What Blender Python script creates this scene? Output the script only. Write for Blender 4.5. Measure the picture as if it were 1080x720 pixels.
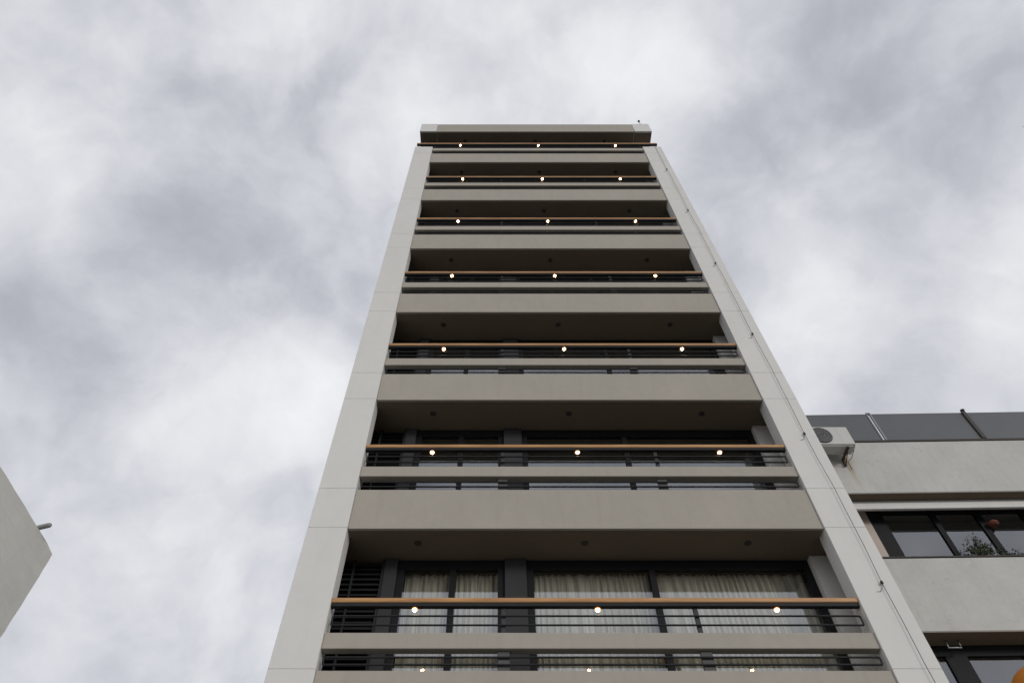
import bpy, bmesh, math, random
from mathutils import Vector, Matrix

random.seed(7)
scene = bpy.context.scene
for o in list(bpy.data.objects):
    bpy.data.objects.remove(o)
COL = scene.collection
rad = math.radians

# ------------------------------------------------------------------ camera
G = 1.6                                   # eye height
cam = bpy.data.cameras.new('camera')
cam.sensor_width = 36.0
cam.lens = 24.0
cam.shift_x = 13.0 / 1080.0
cam.clip_start = 0.05
cam.clip_end = 6000
cam_ob = bpy.data.objects.new('camera', cam)
COL.objects.link(cam_ob)
cam_ob.location = (0, 0, G)
cam_ob.rotation_euler = (rad(90 + 54.162), 0, 0)
scene.camera = cam_ob

# ------------------------------------------------------------------ world : overcast sky
SUN_EL, SUN_AZ = 15.0, 148.0              # azimuth clockwise from +Y (behind the viewer, a little right)
world = bpy.data.worlds.new('World')
scene.world = world
world.use_nodes = True
wt = world.node_tree
wt.nodes.clear()


def N(t, typ, **kw):
    n = t.nodes.new(typ)
    for k, v in kw.items():
        if k in n.inputs.keys() if hasattr(n.inputs, 'keys') else False:
            n.inputs[k].default_value = v
        else:
            setattr(n, k, v)
    return n


def L(t, a, b):
    t.links.new(a, b)


def math_n(t, op, a, b=None, c=None, clamp=False):
    n = t.nodes.new('ShaderNodeMath')
    n.operation = op
    n.use_clamp = clamp
    for i, v in enumerate((a, b, c)):
        if v is None:
            continue
        if isinstance(v, (int, float)):
            n.inputs[i].default_value = v
        else:
            t.links.new(v, n.inputs[i])
    return n.outputs[0]


def vmath(t, op, a, b=None):
    n = t.nodes.new('ShaderNodeVectorMath')
    n.operation = op
    for i, v in enumerate((a, b)):
        if v is None:
            continue
        if isinstance(v, (tuple, list)):
            n.inputs[i].default_value = v
        else:
            t.links.new(v, n.inputs[i])
    return n


def noise(t, vec, scale, detail=6, rough=0.55, dist=0.0):
    n = t.nodes.new('ShaderNodeTexNoise')
    n.inputs['Scale'].default_value = scale
    n.inputs['Detail'].default_value = detail
    n.inputs['Roughness'].default_value = rough
    n.inputs['Distortion'].default_value = dist
    if vec is not None:
        t.links.new(vec, n.inputs['Vector'])
    return n


tc = N(wt, 'ShaderNodeTexCoord')
dirv = vmath(wt, 'NORMALIZE', tc.outputs['Generated']).outputs[0]
w1 = noise(wt, dirv, 4.0, 5, 0.55)
warp = vmath(wt, 'SCALE', vmath(wt, 'SUBTRACT', w1.outputs['Color'], (0.5, 0.5, 0.5)).outputs[0])
warp.inputs['Scale'].default_value = 0.16
plw = vmath(wt, 'ADD', dirv, warp.outputs[0]).outputs[0]
half = vmath(wt, 'SCALE', warp.outputs[0])
half.inputs['Scale'].default_value = 0.4
pls = vmath(wt, 'ADD', dirv, half.outputs[0]).outputs[0]
n_big = noise(wt, plw, 3.6, 3, 0.5).outputs['Fac']
n_mid = noise(wt, plw, 6.8, 6, 0.52, 0.0).outputs['Fac']
n_fin = noise(wt, plw, 22.0, 6, 0.6, 0.2).outputs['Fac']
val = math_n(wt, 'ADD', math_n(wt, 'MULTIPLY', math_n(wt, 'SUBTRACT', n_big, 0.5), 0.28),
             math_n(wt, 'MULTIPLY', math_n(wt, 'SUBTRACT', n_mid, 0.5), 0.95))
val = math_n(wt, 'ADD', val, math_n(wt, 'MULTIPLY', math_n(wt, 'SUBTRACT', n_fin, 0.5), 0.13))
# thicker and thinner places of this particular cloud deck: (direction, angular radius, amount)
SPOTS = []


def deck(px, py):
    a, b = (px - 527) / 720.0, (360 - py) / 720.0
    p = rad(54.162)
    v = Vector((a, math.cos(p) - b * math.sin(p), math.sin(p) + b * math.cos(p))).normalized()
    return v


for px, py, r, amt in (
        (195, 190, 110, -0.20), (235, 300, 100, -0.12), (20, 290, 90, -0.13), (60, 40, 120, 0.02), (60, 150, 90, 0.10),
        (120, 330, 90, -0.10), (350, 110, 90, -0.05), (620, 70, 80, 0.16), (830, 90, 120, -0.20), (890, 20, 90, -0.16),
        (995, 190, 100, -0.18), (770, 170, 80, -0.08), (255, 385, 90, 0.20), (330, 420, 70, 0.16), (320, 270, 90, -0.08),
        (890, 270, 90, 0.14), (975, 280, 70, 0.05), (990, 360, 120, 0.03), (1040, 350, 60, 0.12), (140, 560, 60, 0.14),
        (60, 430, 70, -0.12), (220, 490, 80, -0.04), (200, 640, 90, 0.03), (120, 650, 80, 0.08), (150, 100, 60, 0.05), (400, 60, 70, 0.04),
        (1050, 60, 80, -0.04), (700, 30, 60, 0.02), (860, 380, 60, 0.05), (950, 400, 90, -0.08)):
    v0 = deck(px, py)
    rr = 0.5 * ((deck(px + r, py) - v0).length + (deck(px, py + r) - v0).length)
    d = vmath(wt, 'DISTANCE', pls, tuple(v0)).outputs['Value']
    q = math_n(wt, 'DIVIDE', d, rr)
    g = math_n(wt, 'POWER', 2.718, math_n(wt, 'MULTIPLY', math_n(wt, 'MULTIPLY', q, q), -1.0))
    val = math_n(wt, 'MULTIPLY_ADD', g, amt * 1.05, val)
ramp = N(wt, 'ShaderNodeValToRGB')
cr = ramp.color_ramp
cr.interpolation = 'B_SPLINE'
cr.elements[0].position = 0.08
cr.elements[0].color = (0.40, 0.41, 0.46, 1)
cr.elements[1].position = 0.92
cr.elements[1].color = (0.90, 0.91, 0.93, 1)
for p_, c_ in ((0.30, (0.475, 0.485, 0.54)), (0.5, (0.63, 0.645, 0.695)), (0.70, (0.77, 0.782, 0.82))):
    e = cr.elements.new(p_)
    e.color = (*c_, 1)
L(wt, math_n(wt, 'ADD', val, 0.575, clamp=True), ramp.inputs[0])
sky = N(wt, 'ShaderNodeTexSky')
sky.sky_type = 'NISHITA'
sky.sun_disc = False
sky.sun_elevation = rad(SUN_EL)
sky.sun_rotation = rad(SUN_AZ)
cl10 = vmath(wt, 'SCALE', ramp.outputs[0])
cl10.inputs['Scale'].default_value = 10.0
mx = N(wt, 'ShaderNodeMix', data_type='RGBA')
mx.inputs[0].default_value = 0.97         # cloud cover
L(wt, sky.outputs[0], mx.inputs[6])
L(wt, cl10.outputs[0], mx.inputs[7])
bg = N(wt, 'ShaderNodeBackground')
bg.inputs[1].default_value = 0.1
L(wt, mx.outputs[2], bg.inputs[0])
wo = N(wt, 'ShaderNodeOutputWorld')
L(wt, bg.outputs[0], wo.inputs[0])

# ------------------------------------------------------------------ sun behind the cloud
sl = bpy.data.lights.new('sun', 'SUN')
sl.energy = 1.05
sl.angle = rad(13)
sl.color = (1.0, 0.97, 0.92)
so = bpy.data.objects.new('sun', sl)
COL.objects.link(so)
el, az = rad(SUN_EL), rad(SUN_AZ)
to_sun = Vector((math.sin(az) * math.cos(el), math.cos(az) * math.cos(el), math.sin(el)))
so.rotation_euler = to_sun.to_track_quat('Z', 'Y').to_euler()
so.location = (0, -20, 40)

vs = scene.view_settings
vs.view_transform = 'Standard'
vs.look = 'None'
vs.exposure = 0.0
vs.gamma = 1.0
vs.use_curve_mapping = False
scene.render.engine = 'CYCLES'
scene.cycles.max_bounces = 8
scene.cycles.sample_clamp_indirect = 4.0

# ------------------------------------------------------------------ materials


def new_mat(name):
    m = bpy.data.materials.new(name)
    m.use_nodes = True
    t = m.node_tree
    t.nodes.clear()
    out = t.nodes.new('ShaderNodeOutputMaterial')
    return m, t, out


def plaster(name, c, var=0.12, rough=0.85, scale=1.2, streak=0.0, bump=0.15, bscale=60.0, dirt=(0.2, 0.19, 0.16), spec=0.3, metallic=0.0):
    m, t, out = new_mat(name)
    tcn = t.nodes.new('ShaderNodeTexCoord')
    v = tcn.outputs['Object']
    b = t.nodes.new('ShaderNodeBsdfPrincipled')
    b.inputs['Roughness'].default_value = rough
    b.inputs['Specular IOR Level'].default_value = spec
    b.inputs['Metallic'].default_value = metallic
    n1 = noise(t, v, scale, 6, 0.6, 0.2).outputs['Fac']
    n2 = noise(t, v, scale * 9, 5, 0.6).outputs['Fac']
    f = math_n(t, 'ADD', math_n(t, 'MULTIPLY', n1, 0.65), math_n(t, 'MULTIPLY', n2, 0.35))
    mr = t.nodes.new('ShaderNodeMapRange')
    mr.inputs[1].default_value = 0.3
    mr.inputs[2].default_value = 0.7
    L(t, f, mr.inputs[0])
    mix = t.nodes.new('ShaderNodeMix')
    mix.data_type = 'RGBA'
    mix.inputs[6].default_value = (*[x * (1 - var) for x in c], 1)
    mix.inputs[7].default_value = (*[min(1, x * (1 + var)) for x in c], 1)
    L(t, mr.outputs[0], mix.inputs[0])
    col = mix.outputs[2]
    if streak > 0:
        mp = t.nodes.new('ShaderNodeMapping')
        mp.inputs['Scale'].default_value = (4.5, 4.5, 0.35)
        L(t, v, mp.inputs[0])
        ns = noise(t, mp.outputs[0], 1.6, 6, 0.65, 0.1).outputs['Fac']
        ms = t.nodes.new('ShaderNodeMapRange')
        ms.inputs[1].default_value = 0.52
        ms.inputs[2].default_value = 0.78
        ms.inputs[4].default_value = streak
        L(t, ns, ms.inputs[0])
        m2 = t.nodes.new('ShaderNodeMix')
        m2.data_type = 'RGBA'
        L(t, ms.outputs[0], m2.inputs[0])
        L(t, col, m2.inputs[6])
        m2.inputs[7].default_value = (*dirt, 1)
        col = m2.outputs[2]
    L(t, col, b.inputs['Base Color'])
    if bump > 0:
        nb = noise(t, v, bscale, 4, 0.6).outputs['Fac']
        bp = t.nodes.new('ShaderNodeBump')
        bp.inputs['Strength'].default_value = bump
        bp.inputs['Distance'].default_value = 0.01
        L(t, nb, bp.inputs['Height'])
        L(t, bp.outputs[0], b.inputs['Normal'])
    L(t, b.outputs[0], out.inputs[0])
    return m


def wood_mat():
    m, t, out = new_mat('varnished_wood')
    tcn = t.nodes.new('ShaderNodeTexCoord')
    mp = t.nodes.new('ShaderNodeMapping')
    mp.inputs['Scale'].default_value = (0.6, 9, 9)
    L(t, tcn.outputs['Object'], mp.inputs[0])
    n1 = noise(t, mp.outputs[0], 3.0, 8, 0.65, 0.6).outputs['Fac']
    r = t.nodes.new('ShaderNodeValToRGB')
    r.color_ramp.elements[0].position = 0.3
    r.color_ramp.elements[0].color = (0.33, 0.16, 0.058, 1)
    r.color_ramp.elements[1].position = 0.7
    r.color_ramp.elements[1].color = (0.58, 0.32, 0.125, 1)
    L(t, n1, r.inputs[0])
    b = t.nodes.new('ShaderNodeBsdfPrincipled')
    b.inputs['Roughness'].default_value = 0.45
    L(t, r.outputs[0], b.inputs['Base Color'])
    L(t, b.outputs[0], out.inputs[0])
    return m


def glass_mat(name, tint, refl, rough=0.015, wav=0.02):
    m, t, out = new_mat(name)
    tr = t.nodes.new('ShaderNodeBsdfTransparent')
    tr.inputs[0].default_value = (*tint, 1)
    gl = t.nodes.new('ShaderNodeBsdfGlossy')
    gl.inputs['Roughness'].default_value = rough
    gl.inputs['Color'].default_value = (0.92, 0.95, 1.0, 1)
    tcn = t.nodes.new('ShaderNodeTexCoord')
    nb = noise(t, tcn.outputs['Object'], 1.3, 2, 0.5).outputs['Fac']
    bp = t.nodes.new('ShaderNodeBump')
    bp.inputs['Strength'].default_value = wav
    bp.inputs['Distance'].default_value = 0.1
    L(t, nb, bp.inputs['Height'])
    L(t, bp.outputs[0], gl.inputs['Normal'])
    lw = t.nodes.new('ShaderNodeFresnel')
    lw.inputs[0].default_value = 1.5
    f = math_n(t, 'ADD', lw.outputs[0], refl, clamp=True)
    ge = t.nodes.new('ShaderNodeNewGeometry')
    f = math_n(t, 'MULTIPLY', f, math_n(t, 'SUBTRACT', 1.0, ge.outputs['Backfacing']))
    ms = t.nodes.new('ShaderNodeMixShader')
    L(t, f, ms.inputs[0])
    L(t, tr.outputs[0], ms.inputs[1])
    L(t, gl.outputs[0], ms.inputs[2])
    L(t, ms.outputs[0], out.inputs[0])
    return m


def glow_mat(name, c, power):
    m, t, out = new_mat(name)
    e = t.nodes.new('ShaderNodeEmission')
    e.inputs[0].default_value = (*c, 1)
    e.inputs[1].default_value = power
    L(t, e.outputs[0], out.inputs[0])
    return m


def curtain_mat():
    m, t, out = new_mat('curtain_cloth')
    tcn = t.nodes.new('ShaderNodeTexCoord')
    mp = t.nodes.new('ShaderNodeMapping')
    mp.inputs['Scale'].default_value = (11, 1, 0.12)
    L(t, tcn.outputs['Object'], mp.inputs[0])
    n1 = noise(t, mp.outputs[0], 3.0, 5, 0.6).outputs['Fac']
    r = t.nodes.new('ShaderNodeValToRGB')
    r.color_ramp.elements[0].position = 0.35
    r.color_ramp.elements[0].color = (0.42, 0.365, 0.285, 1)
    r.color_ramp.elements[1].position = 0.65
    r.color_ramp.elements[1].color = (0.80, 0.75, 0.655, 1)
    L(t, n1, r.inputs[0])
    d = t.nodes.new('ShaderNodeBsdfDiffuse')
    L(t, r.outputs[0], d.inputs[0])
    tl = t.nodes.new('ShaderNodeBsdfTranslucent')
    L(t, r.outputs[0], tl.inputs[0])
    ms = t.nodes.new('ShaderNodeMixShader')
    ms.inputs[0].default_value = 0.15
    L(t, d.outputs[0], ms.inputs[1])
    L(t, tl.outputs[0], ms.inputs[2])
    L(t, ms.outputs[0], out.inputs[0])
    return m


def old_wall_mat(name, c):
    """old white render: patched, scuffed, a rust run under the outdoor unit"""
    m = plaster(name, c, var=0.11, rough=0.9, scale=1.4, streak=0.25, bump=0.12, bscale=20, dirt=(0.30, 0.29, 0.24))
    t = m.node_tree
    b = next(n for n in t.nodes if n.type == 'BSDF_PRINCIPLED')
    src = b.inputs['Base Color'].links[0].from_socket
    tcn = t.nodes.new('ShaderNodeTexCoord')
    v = tcn.outputs['Object']
    # chips
    n1 = noise(t, v, 5.5, 6, 0.7, 0.4).outputs['Fac']
    n2 = noise(t, v, 1.1, 2, 0.5).outputs['Fac']
    f = math_n(t, 'MULTIPLY', math_n(t, 'GREATER_THAN', n1, 0.62), math_n(t, 'GREATER_THAN', n2, 0.5))
    mx1 = t.nodes.new('ShaderNodeMix')
    mx1.data_type = 'RGBA'
    L(t, math_n(t, 'MULTIPLY', f, 0.35), mx1.inputs[0])
    L(t, src, mx1.inputs[6])
    mx1.inputs[7].default_value = (0.36, 0.35, 0.31, 1)
    # rust run (object space: below the unit's bracket)
    s = t.nodes.new('ShaderNodeSeparateXYZ')
    nw = noise(t, v, 3.5, 4, 0.6)
    off = vmath(t, 'SCALE', vmath(t, 'SUBTRACT', nw.outputs['Color'], (0.5, 0.5, 0.5)).outputs[0])
    off.inputs['Scale'].default_value = 0.10
    L(t, vmath(t, 'ADD', v, off.outputs[0]).outputs[0], s.inputs[0])
    dx = math_n(t, 'ABSOLUTE', math_n(t, 'SUBTRACT', s.outputs[0], RUST_X))
    fx = t.nodes.new('ShaderNodeMapRange')
    fx.interpolation_type = 'SMOOTHSTEP'
    fx.inputs[1].default_value = 0.0
    fx.inputs[2].default_value = 0.085
    fx.inputs[3].default_value = 1.0
    fx.inputs[4].default_value = 0.0
    L(t, dx, fx.inputs[0])
    fz = t.nodes.new('ShaderNodeMapRange')
    fz.inputs[1].default_value = RUST_Z - 0.75
    fz.inputs[2].default_value = RUST_Z
    L(t, s.outputs[2], fz.inputs[0])
    ft = math_n(t, 'LESS_THAN', s.outputs[2], RUST_Z + 0.1)
    ff = math_n(t, 'MULTIPLY', math_n(t, 'MULTIPLY', fx.outputs[0], fz.outputs[0]), math_n(t, 'MULTIPLY', ft, 0.75))
    mx2 = t.nodes.new('ShaderNodeMix')
    mx2.data_type = 'RGBA'
    L(t, ff, mx2.inputs[0])
    L(t, mx1.outputs[2], mx2.inputs[6])
    mx2.inputs[7].default_value = (0.36, 0.25, 0.10, 1)
    L(t, mx2.outputs[2], b.inputs['Base Color'])
    return m


RUST_X, RUST_Z = -0.36, 9.25 + G          # in the low building's own coordinates
M = dict(
    pier=plaster('pale_cladding', (0.69, 0.68, 0.648), 0.045, 0.75, 0.7, 0.10, 0.05, 90, dirt=(0.42, 0.41, 0.38)),
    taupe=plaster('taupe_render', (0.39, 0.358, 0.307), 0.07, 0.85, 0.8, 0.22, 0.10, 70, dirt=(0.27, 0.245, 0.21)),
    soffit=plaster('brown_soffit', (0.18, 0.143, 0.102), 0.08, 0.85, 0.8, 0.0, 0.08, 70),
    panel=plaster('pinkish_beige_panel', (0.52, 0.44, 0.385), 0.06),
    wall=plaster('plain_render', (0.45, 0.44, 0.42), 0.08),
    steel=plaster('painted_steel', (0.022, 0.023, 0.025), 0.2, 0.6, 3, 0, 0.05, 120, spec=0.2),
    post=plaster('grey_post', (0.055, 0.056, 0.058), 0.15, 0.6, 5, 0, 0.05, 120, spec=0.25),
    plate=plaster('grey_plate', (0.10, 0.102, 0.10), 0.15, 0.6, 5, 0, 0.05, 120, spec=0.25),
    frame=plaster('dark_window_frame', (0.015, 0.0155, 0.017), 0.15, 0.6, 3, 0, 0, spec=0.15),
    column=plaster('charcoal_panel', (0.05, 0.05, 0.053), 0.12, 0.7, 2, 0, 0.05, spec=0.15),
    slat=plaster('charcoal_louvre', (0.03, 0.031, 0.034), 0.15, 0.6, 3, 0, 0, spec=0.2),
    wood=wood_mat(),
    glass=glass_mat('window_glass', (0.93, 0.95, 0.94), 0.20, 0.015, 0.004),
    glass2=glass_mat('old_window_glass', (0.62, 0.60, 0.59), 0.18, 0.03, 0.012),
    bulb=glow_mat('lit_bulb', (1.0, 0.68, 0.35), 80.0),
    halo=glow_mat('amber_halo', (1.0, 0.45, 0.15), 1.6),  # orange halo round the bulbs, put into a glowing colour
    curtain=curtain_mat(),
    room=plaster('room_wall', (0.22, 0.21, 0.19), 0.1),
    downlight=plaster('downlight_rim', (0.05, 0.042, 0.034), 0.1, 0.5),
    lens=plaster('unlit_lens', (0.06, 0.047, 0.036), 0.1, 0.4, spec=0.5),
    oldwall=old_wall_mat('old_white_render', (0.53, 0.527, 0.495)),
    leftwall=plaster('weathered_render', (0.66, 0.65, 0.61), 0.09, 0.9, 0.7, 0.35, 0.15, 22, dirt=(0.40, 0.385, 0.345)),
    smoked=plaster('smoked_panel', (0.105, 0.11, 0.118), 0.10, 0.35, 0.6, 0, 0, spec=0.35),
    alu=plaster('aluminium', (0.27, 0.275, 0.28), 0.1, 0.4, 4, 0, 0, metallic=0.6),
    brownmetal=plaster('brown_steel', (0.055, 0.045, 0.042), 0.15, 0.6),
    blind=plaster('shutter_casing', (0.74, 0.74, 0.71), 0.05, 0.7, 1.5, 0.15, 0.05),
    acwhite=plaster('unit_casing', (0.56, 0.555, 0.53), 0.06, 0.55, 2.5, 0.25, 0.03, dirt=(0.30, 0.28, 0.23)),
    acgrille=plaster('fan_grille', (0.22, 0.225, 0.22), 0.1, 0.5),
    dark=plaster('dark_cavity', (0.02, 0.02, 0.02), 0.1),
    rust=plaster('rusty_iron', (0.085, 0.065, 0.05), 0.35, 0.85, 9),
    cable=plaster('black_cable', (0.05, 0.05, 0.052), 0.1, 0.6),
    leaf=plaster('leaf', (0.055, 0.075, 0.035), 0.45, 0.6, 4),
    bark=plaster('bark', (0.08, 0.06, 0.045), 0.3, 0.9, 8),
    clay=plaster('clay', (0.30, 0.15, 0.09), 0.15),
    coral=plaster('coral_paper', (0.16, 0.05, 0.035), 0.1, 0.7),
    orange=plaster('orange_canvas', (0.62, 0.22, 0.03), 0.1, 0.8, 3),
    pvc=plaster('grey_pipe', (0.28, 0.28, 0.27), 0.1, 0.5),
    asphalt=plaster('asphalt', (0.06, 0.06, 0.06), 0.25, 0.9, 0.5, 0, 0.4, 80),
    paving=plaster('paving', (0.17, 0.165, 0.155), 0.15, 0.9, 0.8, 0, 0.3, 40),
    roof=plaster('roof_felt', (0.12, 0.115, 0.11), 0.2),
    bird=plaster('plumage', (0.05, 0.05, 0.055), 0.3),
)


# ------------------------------------------------------------------ mesh helpers
class MB:
    def __init__(self):
        self.bm = bmesh.new()

    def box(self, x0, x1, y0, y1, z0, z1, bev=0.0, seg=1):
        t = bmesh.new()
        bmesh.ops.create_cube(t, size=1.0)
        bmesh.ops.scale(t, vec=(x1 - x0, y1 - y0, z1 - z0), verts=t.verts)
        bmesh.ops.translate(t, vec=((x0 + x1) / 2, (y0 + y1) / 2, (z0 + z1) / 2), verts=t.verts)
        if bev > 0:
            bmesh.ops.bevel(t, geom=t.edges[:], offset=bev, segments=seg, profile=0.5, affect='EDGES')
        self._merge(t)
        return self

    def _merge(self, t, smooth=False):
        me = bpy.data.meshes.new('tmp')
        if smooth:
            for f in t.faces:
                f.smooth = True
        t.to_mesh(me)
        t.free()
        self.bm.from_mesh(me)
        bpy.data.meshes.remove(me)

    def prism(self, prof, x0, x1, bev=0.0):
        """prof: (y, z) outline, extruded along x"""
        t = bmesh.new()
        va = [t.verts.new((x0, y, z)) for y, z in prof]
        vb = [t.verts.new((x1, y, z)) for y, z in prof]
        n = len(prof)
        t.faces.new(va)
        t.faces.new(vb[::-1])
        for i in range(n):
            t.faces.new((va[(i + 1) % n], va[i], vb[i], vb[(i + 1) % n]))
        bmesh.ops.recalc_face_normals(t, faces=t.faces)
        if bev > 0:
            bmesh.ops.bevel(t, geom=t.edges[:], offset=bev, segments=1, profile=0.5, affect='EDGES')
        self._merge(t)
        return self

    def tube(self, pts, r, seg=8, closed=False):
        pts = [Vector(p) for p in pts]
        n = len(pts)
        t = bmesh.new()
        rings = []
        for i, p in enumerate(pts):
            if closed:
                d = (pts[(i + 1) % n] - pts[i - 1]).normalized()
            else:
                d = (pts[min(i + 1, n - 1)] - pts[max(i - 1, 0)]).normalized()
            up = Vector((0, 0, 1)) if abs(d.z) < 0.9 else Vector((0, 1, 0))
            if closed:
                up = Vector((0, 1, 0))
            a = d.cross(up).normalized()
            b = d.cross(a).normalized()
            ri = r[i] if isinstance(r, (list, tuple)) else r
            rings.append([t.verts.new(p + a * (ri * math.cos(2 * math.pi * k / seg)) + b * (ri * math.sin(2 * math.pi * k / seg))) for k in range(seg)])
        m = n if closed else n - 1
        for i in range(m):
            A, B = rings[i], rings[(i + 1) % n]
            for k in range(seg):
                t.faces.new((A[k], A[(k + 1) % seg], B[(k + 1) % seg], B[k]))
        if not closed:
            t.faces.new(rings[0][::-1])
            t.faces.new(rings[-1])
        bmesh.ops.recalc_face_normals(t, faces=t.faces)
        self._merge(t, True)
        return self

    def ball(self, c, r, sc=(1, 1, 1), u=16, v=10):
        t = bmesh.new()
        bmesh.ops.create_uvsphere(t, u_segments=u, v_segments=v, radius=r)
        bmesh.ops.scale(t, vec=sc, verts=t.verts)
        bmesh.ops.translate(t, vec=c, verts=t.verts)
        self._merge(t, True)
        return self

    def lathe(self, prof, c, seg=20, axis='Z'):
        """prof: (radius, height) outline turned about an axis through c"""
        t = bmesh.new()
        rings = []
        for r, h in prof:
            ring = []
            for k in range(seg):
                a = 2 * math.pi * k / seg
                if axis == 'Z':
                    p = (c[0] + r * math.cos(a), c[1] + r * math.sin(a), c[2] + h)
                else:
                    p = (c[0] + r * math.cos(a), c[1] + h, c[2] + r * math.sin(a))
                ring.append(t.verts.new(p))
            rings.append(ring)
        for A, B in zip(rings, rings[1:]):
            for k in range(seg):
                t.faces.new((A[k], A[(k + 1) % seg], B[(k + 1) % seg], B[k]))
        t.faces.new(rings[0])
        t.faces.new(rings[-1])
        bmesh.ops.recalc_face_normals(t, faces=t.faces)
        self._merge(t)
        return self

    def face(self, pts):
        self.bm.faces.new([self.bm.verts.new(p) for p in pts])
        return self

    def build(self, name, m, parent=None, origin=None):
        o = bpy.data.objects.new(name, bpy.data.meshes.new(name))
        base = BASE[parent.name] if parent is not None else Vector((0, 0, 0))
        org = Vector(origin) if origin is not None else base
        bmesh.ops.translate(self.bm, vec=-org, verts=self.bm.verts)
        self.bm.to_mesh(o.data)
        self.bm.free()
        o.data.materials.append(m)
        COL.objects.link(o)
        o.location = org - base
        if parent is not None:
            o.parent = parent
        BASE[o.name] = org
        return o


BASE = {}


def tag(o, label, cat, group=None):
    o['label'] = label
    o['category'] = cat
    if group:
        o['group'] = group
    return o


def thing(name, loc, label, cat, group=None, rz=0.0):
    o = bpy.data.objects.new(name, None)
    o.empty_display_size = 0.3
    COL.objects.link(o)
    o.location = loc
    o.rotation_euler = (0, 0, rz)
    BASE[o.name] = Vector(loc)
    return tag(o, label, cat, group)


def struct(o):
    o['kind'] = 'structure'
    return o


# ------------------------------------------------------------------ ground
mb = MB()
mb.face([(-2500, -2500, -0.12), (2500, -2500, -0.12), (2500, 2500, -0.12), (-2500, 2500, -0.12)])
struct(mb.build('ground', M['asphalt']))
mb = MB()
mb.box(-60, 60, -3.2, 8.0, -0.118, 0.0, 0.012)
struct(mb.build('pavement', M['paving']))
mb = MB()
mb.box(-60, 60, -3.36, -3.203, -0.119, 0.012, 0.01)
struct(mb.build('kerb', M['wall']))

# ------------------------------------------------------------------ the tall apartment tower
D = 8.138                 # facade plane
H = 2.9                   # storey height
S0 = 3.655 + G            # underside of the first balcony slab seen
NF = 7
XL0, XL1 = -2.829, -2.245
XR0, XR1 = 4.790, 5.398
DEP = 0.75                # balcony depth
YG = D + DEP
tower = thing('apartment_tower', (1.285, D, 0),
              'tall narrow apartment tower with pale side piers, taupe balcony fronts and small lit rail lamps', 'tower')


def S(k):
    return S0 + H * k


FINTOP = S(6) + 1.31
for x0, x1 in ((XL0, XL1), (XR0, XR1)):
    mb = MB()
    cuts = [0.0, 2.6]
    for k in range(NF):
        cuts += [S(k), S(k) + 0.76]
    cuts.append(FINTOP)
    g = 0.002
    for a, b in zip(cuts, cuts[1:]):
        mb.box(x0, x1, D - 0.03, D + 0.25, a + g, b - g, 0.004)
    mb.box(x0 + 0.012, x1 - 0.012, D - 0.024, D + 0.24, 0.0, FINTOP - 0.02)
    mb.build('side_pier', M['pier'], tower)

# body behind the balconies
mb = MB()
yb = D + 13.0
mb.box(XL0, XL0 + 0.15, D + 0.255, YG + 0.2, 0, FINTOP - 0.004)
mb.box(XR1 - 0.15, XR1, D + 0.255, YG + 0.2, 0, FINTOP - 0.004)
mb.box(XL0, XL0 + 0.3, YG + 0.203, yb, 0, S(7) - 0.003)
mb.box(XR1 - 0.3, XR1, YG + 0.203, yb, 0, S(7) - 0.003)
mb.box(XL0 + 0.302, XR1 - 0.302, yb - 0.25, yb, 0, S(7) - 0.003)
mb.box(XL0 + 0.302, XR1 - 0.302, YG + 3.6, YG + 3.75, 0, S(7) - 0.003)
mb.build('outer_wall', M['wall'], tower)
# ground storeys below the picture
mb = MB()
mb.box(XL1 + 0.004, XR0 - 0.004, YG + 0.1, YG + 0.4, 0, S(0) - 0.003)
mb.build('entrance_wall', M['column'], tower)
# roof slab with end blocks in line with the piers
mb = MB()
zr = S(7) + 0.0
mb.box(XL1 + 0.002, XR0 - 0.002, D, yb, zr, zr + 0.775, 0.008)
roof = mb.build('roof_slab', M['taupe'], tower)
mb = MB()
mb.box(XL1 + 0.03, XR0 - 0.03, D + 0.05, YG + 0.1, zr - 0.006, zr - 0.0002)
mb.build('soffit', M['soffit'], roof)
for x0, x1 in ((XL0, XL1), (XR0, XR1)):
    mb = MB()
    mb.box(x0, x1, D - 0.012, D + 0.05, zr + 0.0, zr + 0.785, 0.008)
    mb.build('roof_end_block', M['pier'], tower)
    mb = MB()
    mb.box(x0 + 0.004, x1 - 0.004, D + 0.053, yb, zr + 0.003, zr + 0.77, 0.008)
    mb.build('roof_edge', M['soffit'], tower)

# ---- one storey: every part once, then copied upwards
floor_parts = []


def fp(mbx, name, m, parent=tower):
    o = mbx.build(name, m, parent, origin=(BASE[parent.name] if parent is not tower else (1.285, D, S(0))))
    if parent is tower:
        floor_parts.append(o)
    return o


s = S(0)
X0, X1 = XL1 + 0.003, XR0 - 0.003
# slab with its solid front
mb = MB()
mb.prism([(D, s), (D + 0.22, s), (D + 0.22, s + 0.24), (D + 0.13, s + 0.24), (D + 0.13, s + 0.755), (D, s + 0.755)], X0, X1, 0.006)
slab = fp(mb, 'balcony_slab', M['taupe'])
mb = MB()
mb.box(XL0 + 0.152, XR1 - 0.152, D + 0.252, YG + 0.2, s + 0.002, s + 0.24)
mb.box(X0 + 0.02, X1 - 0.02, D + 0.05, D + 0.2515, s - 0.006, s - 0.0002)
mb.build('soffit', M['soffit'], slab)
mb = MB()
mb.box(4.735, XR1 - 0.153, D + 0.63, YG + 0.2, s + 0.242, s + H - 0.002, 0.003)
fp(mb, 'end_wall', M['pier'])
mb = MB()
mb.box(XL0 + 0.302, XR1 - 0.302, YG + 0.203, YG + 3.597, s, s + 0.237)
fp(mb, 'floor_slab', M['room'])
# horizontal beam in the open front
mb = MB()
mb.box(X0, X1, D + 0.003, D + 0.135, s + 1.04, s + 1.255, 0.006)
fp(mb, 'balcony_beam', M['taupe'])


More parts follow.
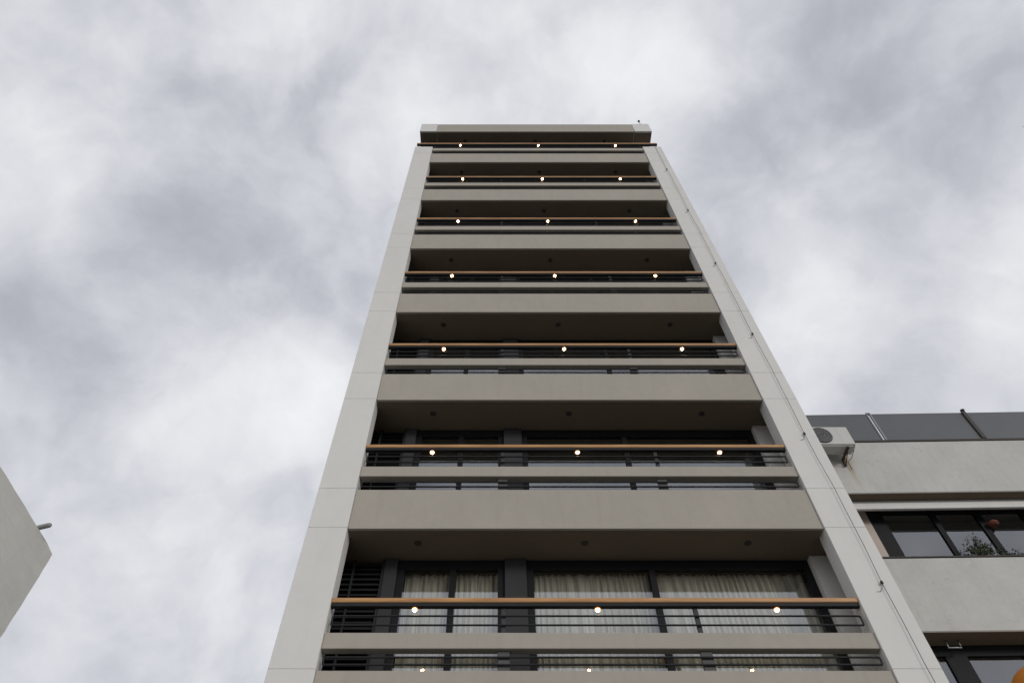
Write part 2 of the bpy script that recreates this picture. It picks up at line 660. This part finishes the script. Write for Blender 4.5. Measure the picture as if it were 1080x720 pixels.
def make_railing(x0, x1, base):
    mb = MB()
    mb.box(x0, x1, D + 0.012, D + 0.085, s + 1.637, s + 1.690, 0.006)
    r = mb.build('balcony_railing', M['steel'], tower, origin=(1.285, D, S(0)))
    mb = MB()
    mb.prism([(D + 0.012, s + 1.691), (D + 0.075, s + 1.691), (D + 0.085, s + 1.71), (D + 0.082, s + 1.752), (D + 0.06, s + 1.762), (D + 0.016, s + 1.762),
              (D + 0.006, s + 1.757), (D + 0.000, s + 1.745), (D + 0.000, s + 1.715), (D + 0.004, s + 1.699)], x0, x1, 0.003)
    mb.build('handrail', M['wood'], r)
    bays = (X0 + 0.02, 0.05, 2.60, X1 - 0.02)
    for px in bays[1:3]:
        mb = MB()
        mb.box(px - 0.03, px + 0.03, D + 0.06, D + 0.10, s + 1.258, s + 1.688, 0.004)
        mb.build('rail_post', M['post'], r)
        mb = MB()
        mb.box(px - 0.075, px + 0.075, D + 0.062, D + 0.098, s + 0.757, s + 1.038, 0.004)
        mb.build('fixing_plate', M['plate'], r)
    A, B = X0 + 0.05, X1 - 0.05
    q = 0.022
    yy = D + 0.04
    for z0, z1 in ((0.85, 0.945), (1.38, 1.51)):
        pts = []
        for cx_, cz_, st in ((B - q, z1 - q, 0), (A + q, z1 - q, 90), (A + q, z0 + q, 180), (B - q, z0 + q, 270)):
            for i in range(5):
                an = rad(st + i * 22.5)
                pts.append((cx_ + q * math.cos(an), yy, s + cz_ + q * math.sin(an)))
        mb = MB()
        mb.tube(pts, 0.0145, 6, closed=True)
        mb.build('crossbar', M['steel'], r)
    return r


rail = make_railing(X0, X1, s)
floor_parts.append(rail)


def make_lamp(x):
    mb = MB()
    c = (x, D + 0.030, s + 1.604)
    mb.lathe([(0.020, 0.0325), (0.030, 0.030), (0.032, 0.014), (0.028, 0.012)], c, 16)
    l = mb.build('rail_lamp', M['steel'], tower, origin=(x, D + 0.030, S(0)))
    mb = MB()
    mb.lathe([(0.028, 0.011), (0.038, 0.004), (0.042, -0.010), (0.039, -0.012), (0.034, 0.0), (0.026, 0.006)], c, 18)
    mb.build('halo_ring', M['halo'], l)  # added glowing ring, stands in for the lens halo about the bulb
    mb = MB()
    mb.ball((c[0], c[1], c[2] - 0.012), 0.024, (1, 1, 0.9))
    mb.build('bulb', M['bulb'], l)
    return l


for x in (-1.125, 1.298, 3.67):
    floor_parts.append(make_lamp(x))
for x in (-1.23, 1.28, 3.735):
    mb = MB()
    c = (x, D + 0.335, s - 0.012)
    mb.lathe([(0.040, 0.011), (0.056, 0.011), (0.056, 0.005), (0.051, 0.002), (0.040, 0.002)], c, 24)
    dl = mb.build('downlight', M['downlight'], tower, origin=(x, D + 0.335, S(0)))
    mb = MB()
    mb.lathe([(0.038, 0.0108), (0.038, 0.008), (0.02, 0.007)], c, 20)
    mb.build('lens', M['lens'], dl)
    floor_parts.append(dl)

# windows wall (behind the balcony)
F0, F1 = s + 0.242, s + H - 0.003
mb = MB()
x = XL0 + 0.153
nsl = 30
mb.box(x, x + 0.035, YG - 0.02, YG + 0.06, F0, F1)
mb.box(-1.79, -1.752, YG - 0.02, YG + 0.06, F0, F1)
mb.box(-2.235, -2.205, YG - 0.012, YG + 0.05, F0, F1)
for i in range(nsl):
    z = F0 + (F1 - F0) * (i + 0.5) / nsl
    for a, b in ((x + 0.036, -2.236), (-2.204, -1.791)):
        mb.prism([(YG - 0.015, z - 0.045), (YG - 0.006, z - 0.049), (YG + 0.052, z + 0.018), (YG + 0.043, z + 0.022)], a, b)
mb.box(x, -1.752, YG + 0.08, YG + 0.1, F0, F1)
fp(mb, 'louvre_shutter', M['slat'])
for a, b in ((-1.748, -1.552), (0.075, 0.405)):
    mb = MB()
    mb.box(a, b, YG - 0.05, YG + 0.16, F0, F1, 0.005)
    fp(mb, 'charcoal_column', M['column'])


def make_window(a, b, mull, curtains):
    mb = MB()
    hz = F1 - 0.16
    mb.box(a, b, YG + 0.0, YG + 0.09, hz, F1)
    mb.box(a, b, YG + 0.0, YG + 0.09, F0, F0 + 0.07)
    mb.box(a, a + 0.10, YG + 0.002, YG + 0.088, F0 + 0.07, hz)
    mb.box(b - 0.10, b, YG + 0.002, YG + 0.088, F0 + 0.07, hz)
    for m_ in mull:
        mb.box(m_ - 0.045, m_ + 0.045, YG + 0.004, YG + 0.086, F0 + 0.07, hz)
    w = fp(mb, 'window', M['frame'])
    mb = MB()
    mb.box(a + 0.09, b - 0.09, YG + 0.04, YG + 0.048, F0 + 0.06, hz + 0.01)
    mb.build('window_glass', M['glass'], w)
    return w


def make_curtain(w, a, b, seed):
    rnd = random.Random(seed)
    mb = MB()
    n = int((b - a) / 0.012)
    cols = []
    ph = 0.0
    for i in range(n + 1):
        xx = a + (b - a) * i / n
        ph += (2 * math.pi * 0.012 / 0.12) * (0.45 + 1.1 * abs(math.sin(i * 0.021 + seed)) * rnd.uniform(0.6, 1.4))
        top = 0.016 * math.sin(ph)
        bot = 0.032 * math.sin(ph + 0.25 * math.sin(i * 0.13))
        colv = []
        for j, f in enumerate((0.0, 0.3, 0.6, 0.85, 1.0)):
            z = (F1 - 0.14) * (1 - f) + (F0 + 0.02) * f
            y = YG + 0.17 + top * (1 - f) + bot * f
            colv.append(mb.bm.verts.new((xx + 0.008 * math.sin(i * 0.4) * f, y, z)))
        cols.append(colv)
    for A, B in zip(cols, cols[1:]):
        for j in range(4):
            fc = mb.bm.faces.new((A[j], B[j], B[j + 1], A[j + 1]))
            fc.smooth = True
    return mb.build('curtain', M['curtain'], w)


win_a = make_window(-1.548, 0.071, (-0.71,), None)
win_b = make_window(0.409, 4.732, (2.31,), None)


def copy_tree(o, parent, dz=0.0):
    c = o.copy()
    COL.objects.link(c)
    c.parent = parent
    c.location.z += dz
    BASE[c.name] = BASE[o.name] + Vector((0, 0, dz))
    for ch in o.children:
        copy_tree(ch, c)
    return c


bpy.context.view_layer.update()
for k in range(1, NF):
    for o in list(floor_parts):
        if k == NF - 1 and (o is rail or o.name.startswith('rail_lamp')):
            continue
        c = copy_tree(o, tower, H * k)
# the storey above the piers: its railing runs to the outer edges, its lamps stand wider
r7 = make_railing(XL0 + 0.02, XR1 - 0.05, s)
r7.location.z += H * 6
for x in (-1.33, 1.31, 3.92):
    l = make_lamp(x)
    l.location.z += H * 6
# downlights under the roof
for o in [o for o in floor_parts if o.name.startswith('downlight')]:
    copy_tree(o, tower, H * NF)
# curtains in the lowest flat in view
for i, (w, a, b) in enumerate(((win_a, -1.44, -0.76), (win_a, -0.66, -0.03), (win_b, 0.50, 2.27), (win_b, 2.36, 4.64))):
    make_curtain(w, a, b, 3 + i)

# ------------------------------------------------------------------ conductor down the right pier
CX = 5.187
zt, yc = FINTOP - 0.25, D - 0.062
cable = thing('lightning_conductor', (CX, yc, 0), 'thin black cable on standoffs down the right pale pier of the tower', 'cable')
clz = [z + G for z in (2.70, 5.597, 8.502, 11.45, 14.40, 17.36, 20.30)]
mb = MB()
pts = [(CX, yc, 0.3)]
rc = random.Random(5)
prev = 0.3
for z in clz:
    for f in (0.2, 0.4, 0.6, 0.8):
        pts.append((CX + rc.uniform(-0.010, 0.010) + 0.014 * math.sin(f * math.pi), yc - 0.01 * math.sin(f * math.pi), prev + (z - prev) * f))
    pts.append((CX, yc, z))
    prev = z
pts.append((CX + 0.01, yc + 0.01, FINTOP - 0.5))
pts.append((CX + 0.02, yc + 0.02, FINTOP + 0.05))
mb.tube(pts, 0.0045, 6)
mb.build('wire', M['cable'], cable)
for z in clz:
    mb = MB()
    mb.lathe([(0.012, -0.020), (0.020, -0.013), (0.020, 0.0), (0.015, 0.004), (0.020, 0.008), (0.020, 0.020), (0.012, 0.025)], (CX, yc, z), 14)
    st = mb.build('standoff', M['cable'], cable)
    mb = MB()
    mb.tube([(CX, yc + 0.005, z - 0.03), (CX - 0.03, yc + 0.02, z - 0.08), (CX - 0.06, yc + 0.028, z - 0.115), (CX - 0.12, yc + 0.036, z - 0.118)], 0.005, 6)
    mb.build('bracket_rod', M['pvc'], st)

# small air terminal on the roof edge
rz_ = zr + 0.785
xr_ = 5.15
rod = thing('roof_finial', (xr_, D + 0.06, rz_), 'tiny ball tipped rod on the right corner of the tower roof', 'rod')
mb = MB()
mb.lathe([(0.07, 0.0), (0.07, 0.02), (0.02, 0.03), (0.014, 0.05)], (xr_, D + 0.06, rz_), 14)
mb.tube([(xr_, D + 0.06, rz_ + 0.04), (xr_, D + 0.06, rz_ + 0.50)], 0.012, 8)
mb.build('rod_shaft', M['alu'], rod)
mb = MB()
mb.ball((xr_, D + 0.06, rz_ + 0.52), 0.045, (1, 1, 0.8))
mb.build('rod_ball', M['post'], rod)

# ------------------------------------------------------------------ low white building on the right
RZ = rad(-1.2)
NX, NY = 7.0, 9.5
low = thing('low_building', (NX, NY, 0), 'low old white building right of the tower with dark ribbon windows and grey roof railing', 'building', rz=RZ)
x0, x1 = 5.44, 19.0


def nz(z):
    return z + G


mb = MB()
mb.box(x0, x1, NY, NY + 0.22, nz(8.455), nz(9.755), 0.012)
mb.box(x0, x1, NY + 0.223, NY + 8, nz(8.458), nz(8.85))
mb.build('parapet_wall', M['oldwall'], low)
mb = MB()
mb.box(x0, x1, NY, NY + 0.16, nz(5.75), nz(7.055), 0.012)
mb.box(x0, x1, NY + 0.1605, NY + 0.5, nz(6.5), nz(6.86))
mb.build('spandrel_wall', M['oldwall'], low)
mb = MB()
mb.box(x0, x1, NY + 0.163, NY + 8, nz(5.753), nz(5.98))
mb.build('floor_slab', M['taupe'], low)
mb = MB()
mb.box(x0, x1, NY - 0.012, NY + 0.24, nz(9.758), nz(9.80), 0.006)
mb.box(x0, x1, NY - 0.012, NY + 0.17, nz(7.058), nz(7.082), 0.005)
mb.build('coping', M['brownmetal'], low)
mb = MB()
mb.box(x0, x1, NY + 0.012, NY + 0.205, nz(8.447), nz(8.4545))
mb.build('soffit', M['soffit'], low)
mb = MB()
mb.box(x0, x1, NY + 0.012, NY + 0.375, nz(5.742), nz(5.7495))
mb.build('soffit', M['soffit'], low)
mb = MB()
mb.box(x0 + 0.21, 6.78, NY + 0.49, NY + 0.57, nz(6.6), nz(8.44), 0.004)
mb.build('wall_panel', M['panel'], low)
# soffit under the parapet and shutter casing
mb = MB()
mb.box(x0, x1, NY + 0.19, NY + 0.25, nz(8.25), nz(8.39), 0.008)
mb.box(x0, x1, NY + 0.21, NY + 0.25, nz(8.397), nz(8.4465), 0.004)
mb.build('shutter_casing', M['blind'], low)
# shell
mb = MB()
mb.box(x0, x0 + 0.2, NY + 0.6, NY + 8, 0, nz(8.455))
mb.box(x0 + 0.21, x1, NY + 7.7, NY + 8, 0, nz(8.455))
mb.box(x1 - 0.2, x1, NY + 0.6, NY + 7.69, 0, nz(8.455))
mb.build('outer_wall', M['oldwall'], low)
mb = MB()
mb.box(x0 + 0.21, x1 - 0.21, NY + 2.6, NY + 2.7, nz(2.0), nz(8.45))
mb.build('inner_wall', M['room'], low)
mb = MB()
mb.box(x0, x1, NY + 0.3, NY + 0.5, 0, nz(3.0))
mb.build('ground_floor_wall', M['oldwall'], low)


def ribbon(posts, zb, zt_, yw, head):
    """one band of windows between two walls: (x0, x1) of each pane"""
    for a, b, fr in posts:
        mb = MB()
        mb.box(a, a + fr[0], yw, yw + 0.07, zb, zt_)
        mb.box(b - fr[1], b, yw, yw + 0.07, zb, zt_)
        mb.box(a + fr[0], b - fr[1], yw + 0.003, yw + 0.067, zt_ - head, zt_)
        mb.box(a + fr[0], b - fr[1], yw + 0.003, yw + 0.067, zb, zb + 0.05)
        w = mb.build('window', M['frame'], low)
        mb = MB()
        mb.box(a + fr[0] - 0.01, b - fr[1] + 0.01, yw + 0.03, yw + 0.036, zb + 0.04, zt_ - head + 0.01)
        mb.build('window_glass', M['glass2'], w)


ribbon(((6.783, 7.985, (0.28, 0.045)), (7.988, 8.80, (0.045, 0.055)), (8.803, 9.63, (0.055, 0.045)),
        (9.633, 10.48, (0.045, 0.055)), (10.483, 11.4, (0.055, 0.05)), (11.403, 12.6, (0.05, 0.05)), (12.603, 14.0, (0.05, 0.05))),
       nz(6.6), nz(8.45), NY + 0.5, 0.06)
ribbon(((5.46, 6.74, (0.05, 0.02)), (6.743, 7.96, (0.30, 0.06)), (7.963, 9.2, (0.06, 0.06)), (9.203, 10.5, (0.06, 0.06)),
        (10.503, 12.0, (0.06, 0.06)), (12.003, 14.0, (0.06, 0.06))),
       nz(3.0), nz(5.75), NY + 0.38, 0.17)
# bracket under the soffit
mb = MB()
mb.tube([(6.74, NY + 0.22, nz(5.75)), (6.74, NY + 0.22, nz(5.62)), (6.93, NY + 0.22, nz(5.62)), (6.93, NY + 0.22, nz(5.75))], 0.014, 6)
mb.build('soffit_bracket', M['alu'], low)
# roof railing
mb = MB()
mb.box(x0, x1, NY + 0.03, NY + 0.10, nz(9.805), nz(9.845))
rr_ = mb.build('roof_railing', M['brownmetal'], low)
px = [5.71, 7.66, 9.62, 11.55, 13.5, 15.45]
edges = [x0] + px + [x1]
for a, b in zip(edges, edges[1:]):
    mb = MB()
    mb.box(a + 0.03, b - 0.03, NY + 0.055, NY + 0.07, nz(9.86), nz(10.63))
    mb.build('railing_panel', M['smoked'], rr_)
for i, a in enumerate(px):
    mb = MB()
    if i == 1:
        for d_ in (-0.035, 0.035):
            mb.box(a + d_ - 0.013, a + d_ + 0.013, NY + 0.04, NY + 0.085, nz(9.85), nz(10.64), 0.003)
        mb.box(a - 0.04, a + 0.04, NY + 0.035, NY + 0.09, nz(10.625), nz(10.66), 0.003)
        mb.build('railing_post', M['alu'], rr_)
    else:
        mb.box(a - 0.04, a + 0.04, NY + 0.02, NY + 0.053, nz(9.85), nz(10.65), 0.004)
        mb.ball((a, NY + 0.03, nz(10.67)), 0.045, (1, 1, 0.6))
        mb.build('railing_post', M['brownmetal'], rr_)

# ------------------------------------------------------------------ outdoor unit on the parapet
AX0, AX1, AY0, AY1, AZ0, AZ1 = 5.86, 6.72, 9.10, 9.38, nz(9.30), nz(9.775)
ac = thing('air_conditioner', (6.29, 9.24, AZ0), 'white outdoor air conditioner unit on rusty brackets between pier and old white parapet', 'air conditioner')
mb = MB()
mb.box(AX0, AX1, AY0, AY1, AZ0, AZ1, 0.018, 2)
mb.box(AX0 + 0.06, AX1 - 0.06, AY0 + 0.03, AY1 - 0.03, AZ0 - 0.02, AZ0 + 0.01)
body = mb.build('casing', M['acwhite'], ac)
fc = (6.15, AY0, (AZ0 + AZ1) / 2)
mb = MB()
mb.lathe([(0.205, -0.002), (0.205, -0.008), (0.19, -0.008), (0.19, -0.002)], fc, 32, 'Y')
mb.lathe([(0.19, -0.0035), (0.001, -0.0035)], fc, 32, 'Y')
fan = mb.build('fan_opening', M['dark'], body)
mb = MB()
for i in range(15):
    xx = -0.18 + 0.36 * i / 14
    hh = math.sqrt(max(0.0, 0.195 ** 2 - xx ** 2))
    mb.box(fc[0] + xx - 0.006, fc[0] + xx + 0.006, AY0 - 0.016, AY0 - 0.010, fc[2] - hh, fc[2] + hh)
for r_ in (0.06, 0.125, 0.19):
    mb.tube([(fc[0] + r_ * math.cos(a * math.pi / 16), AY0 - 0.018, fc[2] + r_ * math.sin(a * math.pi / 16)) for a in range(32)], 0.005, 5, closed=True)
mb.build('grille', M['acgrille'], body)
for xx in (AX0 + 0.12, AX1 - 0.16):
    mb = MB()
    mb.box(xx - 0.02, xx + 0.02, AY0 + 0.02, 9.495, AZ0 - 0.065, AZ0 - 0.022, 0.004)
    mb.box(xx - 0.02, xx + 0.02, 9.455, 9.497, AZ0 - 0.20, AZ0 - 0.066, 0.004)
    mb.tube([(xx, AY0 + 0.06, AZ0 - 0.06), (xx, 9.46, AZ0 - 0.18)], 0.009, 6)
    mb.build('wall_bracket', M['rust'], ac)
mb = MB()
mb.tube([(AX1 + 0.01, 9.27, AZ0 + 0.12), (AX1 + 0.035, 9.30, AZ0 + 0.04), (AX1 - 0.02, 9.40, AZ0 - 0.06), (AX1 - 0.10, 9.46, AZ0 - 0.12), (AX1 - 0.09, 9.47, AZ0 - 0.30)], 0.006, 8)
mb.build('pipe', M['cable'], ac)
mb = MB()
mb.box(AX1 + 0.001, AX1 + 0.035, AY0 + 0.10, AY1 - 0.03, AZ0 + 0.03, AZ0 + 0.22, 0.008)
mb.build('valve_cover', M['acwhite'], ac)

# ------------------------------------------------------------------ plant on the sill, lantern, awning
plx, ply, plz = 8.34, NY + 0.30, nz(6.861)
plant = thing('potted_plant', (plx, ply, plz), 'dark leafy bush on the window sill of the low white building', 'plant')
rp = random.Random(11)
mb = MB()
mb.lathe([(0.055, 0.0), (0.075, 0.10), (0.08, 0.12), (0.07, 0.12)], (plx, ply, plz), 14)
mb.build('pot', M['clay'], plant)
stems = MB()
leaves = MB()


def leaf(mbx, c, size, rnd):
    d = Vector((rnd.gauss(0, 1), rnd.gauss(0, 1), rnd.gauss(0.3, 0.8))).normalized()
    u = d.cross(Vector((rnd.gauss(0, 1), rnd.gauss(0, 1), rnd.gauss(0, 1)))).normalized()
    c = Vector(c)
    mbx.face([c, c + d * size * 0.5 + u * size * 0.28, c + d * size, c + d * size * 0.5 - u * size * 0.28])


tips = []
for i in range(24):      # dense left clump
    a_ = rp.uniform(0, 2 * math.pi)
    r_ = math.sqrt(rp.random())
    tips.append((-0.10 + 0.19 * r_ * math.cos(a_), rp.uniform(-0.12, 0.10), 0.62 + 0.26 * r_ * math.sin(a_)))
for i in range(17):      # loose right sprays
    f_ = rp.uniform(0.1, 1.0)
    tips.append((0.08 + 0.58 * f_, rp.uniform(-0.12, 0.10), rp.uniform(0.38, 0.55) + 0.2 * f_ * rp.random()))
for tx, ty, tz in tips:
    p0 = Vector((plx, ply, plz + 0.11))
    p2 = Vector((plx + tx, ply + ty, plz + tz))
    p1 = (p0 + p2) / 2 + Vector((-tx * 0.1, 0, 0.05))
    pts = [p0, (p0 + p1) / 2 + Vector((0, 0, 0.02)), p1, (p1 + p2) / 2, p2]
    stems.tube(pts, [0.008, 0.007, 0.006, 0.004, 0.002], 5)
    for j in range(34):
        f = rp.uniform(0.2, 1.0)
        c = p1.lerp(p2, f) + Vector((rp.gauss(0, 0.03), rp.gauss(0, 0.03), rp.gauss(0, 0.03)))
        leaf(leaves, c, rp.uniform(0.025, 0.055), rp)
stems.build('stem', M['bark'], plant)
leaves.build('foliage', M['leaf'], plant)

lx, ly, lz = 8.925, NY + 0.40, nz(8.08)
lan = thing('lantern', (lx, ly, lz), 'small coral red lantern hanging in the dark upper window of the low building', 'lantern')
mb = MB()
mb.lathe([(0.03, -0.055), (0.07, -0.045), (0.095, -0.015), (0.095, 0.015), (0.07, 0.045), (0.03, 0.055)], (lx, ly, lz), 18)
mb.build('lantern_shade', M['coral'], lan)
mb = MB()
mb.tube([(lx, ly, lz + 0.05), (lx, ly, nz(8.457))], 0.006, 5)
mb.build('cord', M['cable'], lan)

# rounded orange canvas awning below
awx, awy, awz = 7.66, 9.42, nz(4.66)
aw = thing('awning', (awx, awy, awz), 'rounded orange canvas awning at the foot of the low white building', 'awning')
mb = MB()
ns, nt_ = 24, 10
grid = []
for i in range(ns + 1):
    a = math.pi * i / ns
    row = []
    for j in range(nt_ + 1):
        b = 0.5 * math.pi * j / nt_
        row.append(mb.bm.verts.new((awx - 0.62 * math.cos(a) * math.sin(b), awy - 0.6 * math.sin(a) * math.sin(b), awz + 0.52 * math.cos(b))))
    grid.append(row)
for i in range(ns):
    for j in range(nt_):
        try:
            f = mb.bm.faces.new((grid[i][j], grid[i + 1][j], grid[i + 1][j + 1], grid[i][j + 1]))
            f.smooth = True
        except ValueError:
            pass
bmesh.ops.remove_doubles(mb.bm, verts=mb.bm.verts, dist=0.0005)
mb.build('canopy', M['orange'], aw)
mb = MB()
mb.tube([(awx - 0.625 * math.cos(math.pi * i / 20), awy - 0.605 * math.sin(math.pi * i / 20), awz - 0.01) for i in range(21)], 0.015, 6)
mb.build('hoop', M['alu'], aw)
for sx in (-0.5, 0.5):
    mb = MB()
    mb.tube([(awx + sx, awy - 0.02, awz - 0.01), (awx + sx, 9.87, awz - 0.02)], 0.014, 6)
    mb.tube([(awx + sx, awy - 0.02, awz - 0.012), (awx + sx, 9.87, awz - 0.40)], 0.011, 6)
    mb.build('arm', M['alu'], aw)

# ------------------------------------------------------------------ building at the left edge
LX, LYE, LZT = -5.0, 6.405, 4.812 + G
left = thing('rendered_building', (LX - 3, 0, 0), 'grey rendered windowless building cropped at the left edge of the photo', 'building')
mb = MB()
mb.box(LX - 7, LX, -6.0, LYE, 0, LZT)
bmesh.ops.subdivide_edges(mb.bm, edges=mb.bm.edges[:], cuts=60, use_grid_fill=True)
rl = random.Random(3)
for v in mb.bm.verts:                      # hand-floated render: nothing quite straight
    v.co += Vector((rl.gauss(0, 0.002), rl.gauss(0, 0.0045), rl.gauss(0, 0.0045)))
    if v.co.z > LZT - 0.05 and v.co.y > LYE - 0.05:
        v.co += Vector((0, -0.012, -0.012))
o = mb.build('wall', M['leftwall'], left)
mb = MB()
mb.tube([(LX - 0.25, 6.06, LZT + 0.02), (LX + 0.07, 5.985, LZT + 0.05), (LX + 0.095, 5.979, LZT + 0.052), (LX + 0.108, 5.976, LZT + 0.053)], [0.028, 0.028, 0.026, 0.016], 12)
mb.build('drain_pipe', M['pvc'], left)

# ------------------------------------------------------------------ bird at the right edge
bx, by, bz = 30.85, 13.15, 39.84 + G
bird = thing('bird', (bx, by, bz), 'tiny dark bird in the cloudy sky at the right edge of the photo', 'bird', rz=0.6)
K = 0.5
mb = MB()
mb.tube([(bx - 0.20 * K, by, bz), (bx - 0.12 * K, by, bz), (bx, by, bz), (bx + 0.10 * K, by, bz + 0.02 * K), (bx + 0.15 * K, by, bz + 0.03 * K), (bx + 0.20 * K, by, bz + 0.03 * K), (bx + 0.24 * K, by, bz + 0.02 * K)],
        [0.03 * K, 0.035 * K, 0.06 * K, 0.05 * K, 0.035 * K, 0.035 * K, 0.005], 8)
for sgn in (-1, 1):
    mb.face([(bx + K * p_, by + sgn * K * q_, bz + K * r_) for p_, q_, r_ in ((0.09, 0.03, 0.03), (0.05, 0.22, 0.12), (-0.06, 0.42, 0.05), (-0.04, 0.2, 0.08), (-0.06, 0.03, 0.02))])
mb.build('body', M['bird'], bird)
